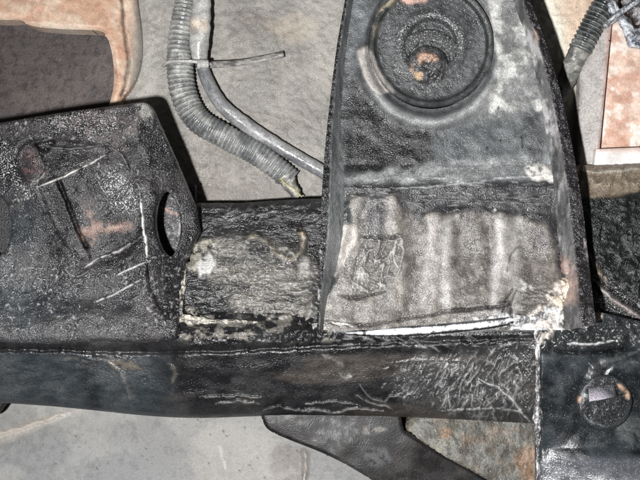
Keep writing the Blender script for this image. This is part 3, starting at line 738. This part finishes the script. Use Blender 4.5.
# flanges
def strip_d(inner, outer, di, do, crest=.72, lip=None):
    inn = catmull(inner, 4); ou = catmull(outer, 4)
    def f(X, Y):
        a, _, _, _ = seg_dist(X, Y, inn, False); b, _, _, _ = seg_dist(X, Y, ou, False)
        t = a / (a + b + 1e-6)
        w = np.interp(t, [0, .25, crest, crest + .12, 1], [.02, .37, 1, 1.03, .97])
        b0 = tow_d(X, Y); return b0 + do * w, t
    return f
l_in = [(362, -60), (353, 0), (347, 40), (343, 80), (341, 130), (344.5, 185), (342, 235), (335, 270), (327, 300), (323, 330)]
l_out = [(356, -60), (345, 0), (337, 45), (330, 100), (324, 160), (320.5, 220), (318.5, 270), (317, 330)]
fl_l = strip_d(l_in, l_out, -38, 25, .62)
def ld(X, Y): return fl_l(X, Y)[0] + sstep(200, 330, Y) * 4
def p_fl(p):
    t = fl_l(p.X, p.Y)[1]
    p.mix(sstep(.72, .60, t), (136, 139, 140), .4)
    p.noise((84, 86, 87), .6, 6, .45, .6, seed=4, ay=5, ax=.6, within=sstep(.7, .6, t)); p.wrinkle(1, 3, 7, ax=.8, ay=5, within=sstep(.7, .6, t))
    rim = sstep(.62, .72, t)
    p.speckle(rim, .22)
    p.stroke([(318, 288), (319, 300)], 2.4, (240, 240, 240), .9); p.stroke([(319.5, 250), (319.5, 262)], 2, (235, 235, 235), .8)  # strongest sparkles on the rim painted white
    p.h += rim * 3.5 * (fbm(p.X, p.Y, 4, 61, 2) - .5)
sheet('flange', np.concatenate([catmull(l_in, 4), catmull(l_out, 4)[::-1]]), ld, M_black, p_fl, tow, base=(26, 26, 27), rough=.25, thick=60, roll=0, step=.95)
r_in = [(503, -60), (513, 0), (528, 40), (539, 90), (547, 140), (553, 180), (557, 225), (561, 262), (564, 300), (566, 330)]
r_out = [(516, -60), (527, -10), (543, 35), (556, 75), (566, 115), (575, 160), (583, 210), (588, 255), (592, 290), (596, 325)]
fl_r = strip_d(r_in, r_out, -38, 26, .5)
def rd(X, Y): return fl_r(X, Y)[0] + sstep(200, 330, Y) * 8
def p_fr(p):
    t = fl_r(p.X, p.Y)[1]; wall = sstep(.58, .46, t)
    p.mix(wall, (112, 112, 112), .45); p.noise((206, 204, 204), .8, 9, .44, .62, seed=4, ay=2, within=wall * sstep(300, 100, p.Y))
    p.noise((48, 48, 50), .7, 8, .46, .6, seed=14, ay=3, ax=.7, within=wall)
    p.wrinkle(2, 5, 7, ax=.8, ay=3, within=wall)
    rim = 1 - wall
    p.speckle(rim, .22)
    p.noise((58, 55, 58), .5, 8, .48, .6, seed=19, within=rim, ay=2)
    p.h += rim * 4 * (fbm(p.X, p.Y, 4, 61, 2) - .5)
    p.stroke([(534, 28), (539, 44)], 2.2, (220, 190, 170), .8); p.stroke([(584, 238), (588, 262)], 1.6, (230, 220, 226), .8)
    p.poly([(553, 256), (572, 262), (574, 300), (556, 300)], (206, 176, 164), .6, soft=5, brk=.35, h=2)
    p.stroke([(561, 250), (563, 290)], 1.4, (60, 50, 50), .8, h=-2)
sheet('flange', np.concatenate([catmull(r_in, 4), catmull(r_out, 4)[::-1]]), rd, M_black, p_fr, tow, base=(38, 36, 38), rough=.25, thick=95, roll=0, step=1.0)

# cup
def p_cup(p):
    X, Y = p.X, p.Y
    p.noise((96, 98, 99), .4, 10, .45, .65, seed=3)
    p.mix(sstep(30, 26, np.abs(p.rad - 33)) * 0, (0, 0, 0))
    p.mix(np.exp(-((p.rad - 56) / 1.4) ** 2) * .6, (28, 28, 29))
    ringn = np.exp(-((p.rad - 30) / 6) ** 2)
    p.speckle(ringn * sstep(72, 45, Y), .75); p.speckle(.06 + 0 * Y)
    p.mix(sstep(60, 66, p.rad) * .5 * sstep(20, -20, Y - 20), (160, 156, 140))
    wall = sstep(52, 60, p.rad)
    p.noise((170, 160, 136), .7, 5, .45, .6, seed=15, within=wall * sstep(60, 0, Y) * sstep(440, 400, X))
    p.wrinkle(1, 4, 5)
    p.poly([(368, 50), (374, 56), (384, 76), (394, 90), (388, 98), (372, 80)], (150, 146, 142), .9, soft=1.5, warp=1.5)
    p.poly([(396, -12), (410, -6), (424, -2), (424, 4), (404, 2)], (214, 176, 160), .7, soft=3)
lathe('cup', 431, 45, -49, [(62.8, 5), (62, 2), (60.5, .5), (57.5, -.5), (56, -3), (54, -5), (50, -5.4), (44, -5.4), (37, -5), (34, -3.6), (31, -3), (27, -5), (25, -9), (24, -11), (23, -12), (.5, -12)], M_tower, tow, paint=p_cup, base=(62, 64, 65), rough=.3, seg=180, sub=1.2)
# threaded centre
nut = thing('spring_bolt', 'rust-spotted bolt end sunk in the centre of the round cup', 'bolt', 427, 66, -80)
def p_nut(p):
    X, Y = p.X, p.Y
    p.poly([(417, 57), (424, 52), (434, 53), (439, 58), (434, 62), (424, 61), (420, 66)], (184, 150, 130), .8, soft=1.8, warp=2, brk=.3, h=1.5)
    p.poly([(408, 66), (413, 64), (413, 78), (409, 78)], (168, 140, 122), .8, soft=1.5)
    p.poly([(415, 72), (422, 72), (422, 78), (416, 78)], (180, 152, 118), .9, soft=1.5)
    p.h += 7 * (fbm(X, Y, 5, 66, 2) - .5)
lathe('bolt_shank', 428, 66, -66, [(24, -6), (21.5, -3), (20, 12), (17, 15), (12, 17), (6, 16), (.3, 15)], M_weld, nut, paint=p_nut, base=(56, 56, 58), seg=72, sub=1)
def p_ring(p):
    p.speckle(sstep(75, 50, p.Y), .6)
lathe('washer', 429, 63, -58, [(34, -2.5), (33, .5), (30, 1.5), (23, 1.5), (21, 0), (20.5, -12)], M_tower, nut, paint=p_ring, base=(58, 59, 60), seg=96, sub=1)

# ------------------------------------------------------------------ lower right corner plate, bolt
corner = thing('corner_plate', 'blue-black lower right plate with a speckled highlight painted along its bottom edge', 'plate', 590, 480, 0)
def p_cor(p):
    X, Y = p.X, p.Y
    p.noise((66, 72, 76), .5, 26, .42, .66, seed=3)
    top = p.mask([(538, 318), (640, 316), (700, 330), (700, 348), (600, 345), (560, 350), (538, 346)], 5, 5)
    p.mix(top * .5, (50, 50, 50)); p.h += top * 9 * (fbm(X, Y, 7, 5, 3) - .5); p.speckle(top, .22)
    p.stroke([(566, 343), (590, 344), (618, 340)], 1, (206, 206, 206), .96, h=1.5, brk=.4); p.stroke([(556, 350), (580, 353), (640, 349)], 2, (14, 14, 15), .8, h=-2, brk=0)
    for q in ([(600, 385), (590, 378), (600, 366), (640, 350)], [(604, 380), (618, 366), (640, 362)], [(588, 384), (596, 372), (590, 364)]):
        p.stroke(q, 4, (92, 94, 94), .45, h=1.2, brk=.4)
    p.poly([(612, 430), (640, 415), (660, 440), (630, 446)], (84, 88, 88), .5, soft=4, brk=.4)
    p.speckle(.1 + 0 * X); p.poly([(536, 316), (556, 314), (575, 318), (600, 313), (600, 322), (580, 325), (560, 323), (550, 336), (538, 344)], (206, 198, 190), .9, soft=2.5, warp=5, sc=8, brk=.44, h=2.5, rough=.28)
    b = sstep(452, 464, Y)
    p.mix(b * .6, (104, 106, 112), .36); p.speckle(b * (.5 + .5 * sstep(600, 550, X)), .65)  # flash highlight on the bottom edge painted lighter and specked
    p.h += 7 * (fbm(X, Y, 34, 79, 3) - .5)
    p.stroke([(562, 446), (566, 448)], 1.8, (140, 140, 140), .7)
def cor_d(X, Y):
    return np.interp(Y, [300, 320, 345, 400, 448, 462, 474, 490, 520], [14, 14, 15, 8, 2, 4, 7.5, 12, 16]) + .3 * (X - 540) * sstep(425, 480, Y) 
sheet('plate_face', [(539, 318), (600, 312), (640, 322), (710, 330), (710, 530), (539, 530)], cor_d, M_flat, p_cor, corner, base=(28, 31, 34), rough=.3, thick=18, roll=3, rollr=4, step=1.1)

bolt = thing('hex_bolt', 'paint-covered hex bolt with chipped rusty washer rim on the lower right plate', 'bolt', 605, 400, 10)
def p_wash(p):
    p.mix(sstep(22, 25, p.rad) * .3, (70, 74, 76)); p.h += 2.2 * (fbm(p.X, p.Y, 8, 12, 2) - .5); p.speckle(.25 + 0 * p.X)
    p.stroke([(617, 385), (624, 390), (629.5, 399)], 2.0, (196, 164, 142), .96, brk=.25)
    p.stroke([(580, 396), (578, 402)], 2.2, (180, 150, 128), .8)
    p.stroke([(582, 414), (592, 422), (606, 426)], .8, (150, 152, 152), .7, brk=.2)
    p.wrinkle(.8, 6, 3)
lathe('washer', 604.5, 402, 15, [(28.4, -14), (28, -4), (27, -1), (25, .6), (20, 1.6), (10, 2.4), (.5, 2.6)], M_flat, bolt, paint=p_wash, base=(38, 40, 42), rough=.38, seg=96, sub=1)
# hex head
bmv, F = [], []
hx = [(588, 387), (600, 385), (614, 384), (617, 396), (604, 399.5), (589, 402)]
hv = []
for k, (dd, sc) in enumerate(((10, 1.04), (21, 1.02), (24.5, .96), (25.5, .86))):
    for (x, y) in hx: hv.append(P3(np.float64(602 + (x - 602) * sc), np.float64(394 + (y - 394) * sc), np.float64(dd + (y - 394) * .35)))
for k in range(3):
    for j in range(6): F.append((k * 6 + j, (k + 1) * 6 + j, (k + 1) * 6 + (j + 1) % 6, k * 6 + (j + 1) % 6))
F.append(tuple(range(18, 24)))
hv = np.array(hv); hc = np.tile(lin((84, 84, 84)), (24, 1)); hc[18:24] = lin((66, 68, 72)); hc[[16, 17, 22, 23]] = lin((190, 184, 196))
build_mesh('bolt_head', hv, F, M_black, bolt, hc, np.full(24, .35), smooth=False)

# ------------------------------------------------------------------ gusset and cast lug
def p_gus(p):
    p.noise((50, 45, 43), .4, 20, .45, .66, seed=4); p.h += 4 * (fbm(p.X, p.Y, 30, 3, 2) - .5)
    p.stroke([(262, 424), (275, 438), (310, 449), (350, 466), (378, 482)], 2, (66, 66, 66), .6, brk=0)
    p.poly([(362, 450), (385, 448), (388, 462), (368, 464)], (92, 94, 96), .6, soft=4, brk=.42)
    p.poly([(364, 428), (384, 427), (386, 432), (366, 434)], (180, 176, 168), .7, soft=2, brk=.45)
    p.poly([(300, 420), (380, 420), (420, 440), (360, 440)], (36, 35, 36), .6, soft=6)
o = sheet('gusset_plate', np.concatenate([catmull([(258, 404), (264, 424), (272, 432), (290, 440), (320, 452), (345, 464), (372, 480), (395, 496)], 4), [(530, 500), (489, 481), (470, 470), (444, 456), (424, 444), (404, 431), (398, 405)]]),
          tps([(261, 410, -52), (400, 410, -52), (300, 450, -50), (480, 480, -58), (380, 480, -48)]), M_flat, p_gus, base=(22, 20, 20), rough=.48, thick=10, roll=2, step=1.3)
tag(o, 'dark triangular gusset slanting down to the right beneath the rail', 'gusset')
def p_cast(p):
    p.noise((150, 145, 120), .7, 12, .45, .7, seed=4, within=sstep(470, 410, p.X)); p.noise((96, 90, 80), .7, 8, .5, .65, seed=9)
    p.noise((128, 106, 88), .45, 10, .5, .8, seed=15); p.noise((140, 138, 130), .35, 5, .5, .75, seed=17); p.wrinkle(1.5, 9, 2, ay=2); p.noise((60, 58, 54), .6, 14, .5, .7, seed=33, ay=1.8)
    p.poly([(440, 428), (452, 430), (446, 440), (436, 438)], (140, 110, 88), .6, soft=3)
    p.poly([(518, 455), (540, 450), (545, 490), (528, 490)], (160, 128, 102), .6, soft=5)
o = sheet('cast_lug', [(402, 426), (420, 412), (480, 408), (562, 410), (562, 510), (500, 510), (490, 483), (470, 471), (440, 458), (420, 444)],
          tps([(405, 430, -66), (480, 412, -72), (540, 415, -72), (500, 480, -60), (540, 500, -66), (450, 440, -58)]), M_cast, p_cast, base=(106, 106, 101), rough=.5, thick=40, roll=5, rollr=7, step=1.2)
tag(o, 'grey cast metal lug mottled with rust, showing below the rail', 'casting')

# ------------------------------------------------------------------ welds
def p_weld(p):
    p.noise((226, 224, 222), .8, 5, .45, .62, seed=3); p.noise((60, 58, 58), .8, 6, .5, .64, seed=8)
adopt_weld = dict(lump=.6, flat=.5, base=(70, 69, 70), rough=.35, paint=p_weld, seg=26, step=.9)
tube('weld_seam', [(540, 318, 14, 5), (538, 335, 15, 3.6), (538, 352, 13, 2.6), (538, 375, 10, 2.2), (538, 400, 6, 2.6), (537.5, 420, 3, 4.4), (538, 440, 1, 2.3), (538, 470, 2, 1.8), (538, 495, 4, 1.8)], 3, M_weld, corner, seed=4, **adopt_weld)
def p_weld2(p):
    p.noise((240, 226, 198), .8, 6, .42, .6, seed=3); p.noise((70, 58, 52), .85, 6, .48, .62, seed=8)
w2 = dict(lump=.45, flat=.6, base=(196, 182, 168), rough=.3, paint=p_weld2, seg=28, step=.9)
tube('weld_seam', [(536, 318, 0, 5), (548, 305, 8, 5), (560, 300, 12, 6), (569, 308, 14, 6), (582, 312, 16, 4)], 8, M_weld, tow, seed=7, **w2)
tube('weld_seam', [(560, 316, 12, 4), (566, 304, 14, 6), (567, 290, 13, 5.5), (562, 278, 8, 3)], 8, M_weld, tow, seed=17, **w2)
tube('weld_seam', [(482, 324, 5, 2.5), (500, 322, 8, 3.5), (520, 321, 12, 5), (538, 318, 14, 5.5), (545, 310, 8, 5)], 4, M_weld, tow, seed=27, lump=.7, base=(190, 192, 196), rough=.25, paint=p_weld, seg=26, step=.9)
tube('weld_seam', [(313, 326, -10, 3), (324, 324, -7, 3.6), (334, 323, -7, 3.6), (346, 325, -7, 2.6), (358, 327, -8, 2)], 4, M_weld, tow, seed=37, lump=.7, base=(120, 116, 110), rough=.35, paint=p_weld, seg=24, step=.9)
def p_weld3(p):
    p.noise((196, 190, 176), .8, 5, .5, .64, seed=3)
tube('weld_seam', [(176, 322, -20, 2), (186, 320, -18, 4.5), (202, 321, -17, 3.4), (220, 322, -17, 2.2), (240, 322, -17, 2.8), (258, 323, -17, 1.8)], 4, M_weld, brk_t, seed=47, lump=.8, base=(92, 88, 82), rough=.4, paint=p_weld3, seg=24, step=.9)
tube('weld_seam', [(187, 264, -56, 2.2), (183, 285, -42, 2.6), (181, 306, -26, 2.8), (180, 322, -20, 3)], 3, M_weld, brk_t, seed=57, lump=.8, base=(64, 62, 60), rough=.4, paint=p_weld3, seg=20, step=.9)

# ------------------------------------------------------------------ conduits on the floor pan
def p_con(p):
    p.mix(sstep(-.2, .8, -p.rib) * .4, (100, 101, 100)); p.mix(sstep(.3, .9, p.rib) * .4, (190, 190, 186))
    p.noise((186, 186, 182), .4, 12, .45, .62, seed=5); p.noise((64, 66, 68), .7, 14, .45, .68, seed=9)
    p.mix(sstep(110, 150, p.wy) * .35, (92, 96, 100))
c1 = thing('wiring_conduit', 'thick dusty grey corrugated conduit bending down to the right', 'conduit', 180, 60, -140)
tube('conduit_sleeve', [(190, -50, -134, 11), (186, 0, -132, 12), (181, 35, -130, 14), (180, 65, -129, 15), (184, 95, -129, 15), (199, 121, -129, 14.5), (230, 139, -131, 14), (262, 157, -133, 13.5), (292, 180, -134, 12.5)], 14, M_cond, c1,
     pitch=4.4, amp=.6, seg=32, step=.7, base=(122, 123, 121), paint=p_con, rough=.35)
def p_tip(p): p.noise((196, 196, 186), .7, 6, .45, .6, seed=2); p.noise((60, 60, 60), .6, 6, .52, .64, seed=6)
tube('torn_tip', [(284, 176, -130, 9), (292, 188, -130, 8), (298, 197, -132, 5)], 8, M_cond, c1, seg=20, lump=.6, base=(120, 118, 110), paint=p_tip)
def p_tape(p):
    p.noise((198, 196, 192), .5, 20, .45, .62, seed=5); p.noise((96, 100, 104), .5, 16, .5, .66, seed=9); p.wrinkle(0, 5, 1)
    m = np.exp(-((p.wy - 27) / 6) ** 2) * .7; p.mix(m * (np.sin(p.Y / 8) > -.9), (206, 190, 170))
tube('tape_wrap', [(203, -50, -124, 10), (202, 0, -122, 10.5), (200, 25, -120, 11.5), (199, 45, -120, 11), (200, 62, -122, 8)], 10, M_cond, c1, seg=28, lump=.12, base=(165, 165, 163), paint=p_tape, rough=.32)
tube('yellow_wire', [(280, 178, -121), (286, 184, -120), (294, 189, -120), (302, 197, -122)], .8, M_smooth, c1, seg=10, base=(170, 162, 110), rough=.4)

def p_br(p):
    p.noise((176, 176, 174), .5, 24, .42, .62, seed=5, ax=2); p.noise((82, 84, 88), .5, 14, .5, .66, seed=9, ax=2)
o = tube('branch_conduit', [(201, 60, -133, 7), (207, 80, -132, 7.5), (222, 105, -132, 8), (250, 128, -134, 8.5), (285, 150, -136, 8), (330, 176, -138, 8)], 8, M_cond, seg=28, lump=.07, base=(116, 117, 119), paint=p_br, rough=.35)
tag(o, 'smooth grey branch tube running behind the tower flange above the corrugated conduit', 'conduit')

tie = thing('cable_tie', 'grey cable tie with its long tail pointing right across the underbody', 'cable tie', 200, 65, -120)
def p_tie(p): p.noise((170, 168, 164), .6, 8, .45, .62, seed=3)
tube('tie_tail', [(204, 65, -120), (225, 64, -128), (250, 61, -138), (284, 54, -140)], 3.8, M_cond, tie, seg=14, base=(86, 83, 80), paint=p_tie, flat=.45)
tube('tie_band', [(163, 66, -134), (169, 62, -118), (182, 61, -110), (198, 62, -108), (210, 64, -116), (213, 66, -132)], 1.9, M_cond, tie, seg=14, base=(170, 168, 166), paint=p_tie)
tube('tie_head', [(197, 64, -107), (208, 64, -111)], 5, M_cond, tie, seg=12, base=(160, 160, 158), paint=p_tie, lump=.2)

# right upper conduit with clamp
c2 = thing('wiring_conduit', 'short glossy black corrugated conduit slanting behind the tower at upper right', 'conduit', 590, 50, -110)
def p_blk(p):
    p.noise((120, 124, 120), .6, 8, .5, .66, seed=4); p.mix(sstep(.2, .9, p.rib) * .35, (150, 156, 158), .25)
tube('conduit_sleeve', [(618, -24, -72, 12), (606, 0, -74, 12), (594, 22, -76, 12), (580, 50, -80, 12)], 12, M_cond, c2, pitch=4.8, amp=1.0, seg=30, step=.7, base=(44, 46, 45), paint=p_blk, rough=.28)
def p_end(p): p.noise((176, 172, 164), .6, 9, .45, .62, seed=3); p.noise((62, 62, 62), .7, 9, .5, .64, seed=7)
tube('tape_wrap', [(583, 44, -79, 11.5), (574, 62, -84, 11), (566, 82, -92, 10), (558, 100, -100, 9)], 10, M_cond, c2, seg=26, lump=.2, base=(118, 118, 114), paint=p_end, flat=.7)
cl = thing('wire_clamp', 'shiny crossed metal and plastic clamp in the upper right corner', 'clamp', 622, 22, -70)
def p_clm(p): p.noise((214, 220, 226), .8, 8, .45, .6, seed=3); p.noise((58, 56, 64), .8, 7, .5, .62, seed=9)
tube('clamp_strap', [(604, -12, -70, 5), (610, 2, -66, 6), (617, 14, -64, 5), (626, 24, -62, 6), (634, 36, -62, 7.5), (650, 46, -64, 7)], 6, M_weld, cl, seg=22, lump=.35, base=(146, 150, 156), paint=p_clm, rough=.25, flat=.7)
tube('clamp_strap', [(598, 30, -78, 3), (610, 22, -68, 3.5), (620, 13, -60, 3.5), (634, 3, -60, 3), (656, -6, -62, 3)], 3, M_weld, cl, seg=18, lump=.3, base=(130, 134, 138), paint=p_clm, rough=.25)
def p_blc(p): p.noise((190, 186, 190), .6, 7, .52, .64, seed=3)
tube('clamp_block', [(624, -20, -74, 12), (632, 0, -74, 11), (640, 14, -76, 10), (656, 26, -78, 9)], 10, M_weld, cl, seg=20, lump=.5, base=(52, 50, 52), paint=p_blc, rough=.3, seed=5)
o = sheet('clamp_tongue', [(626, 34), (640, 28), (656, 30), (656, 50), (640, 48), (630, 46)], lambda x, y: -58 + .2 * (y - 40), M_weld, p_clm, cl, base=(150, 158, 168), rough=.25, thick=6, step=1.2)
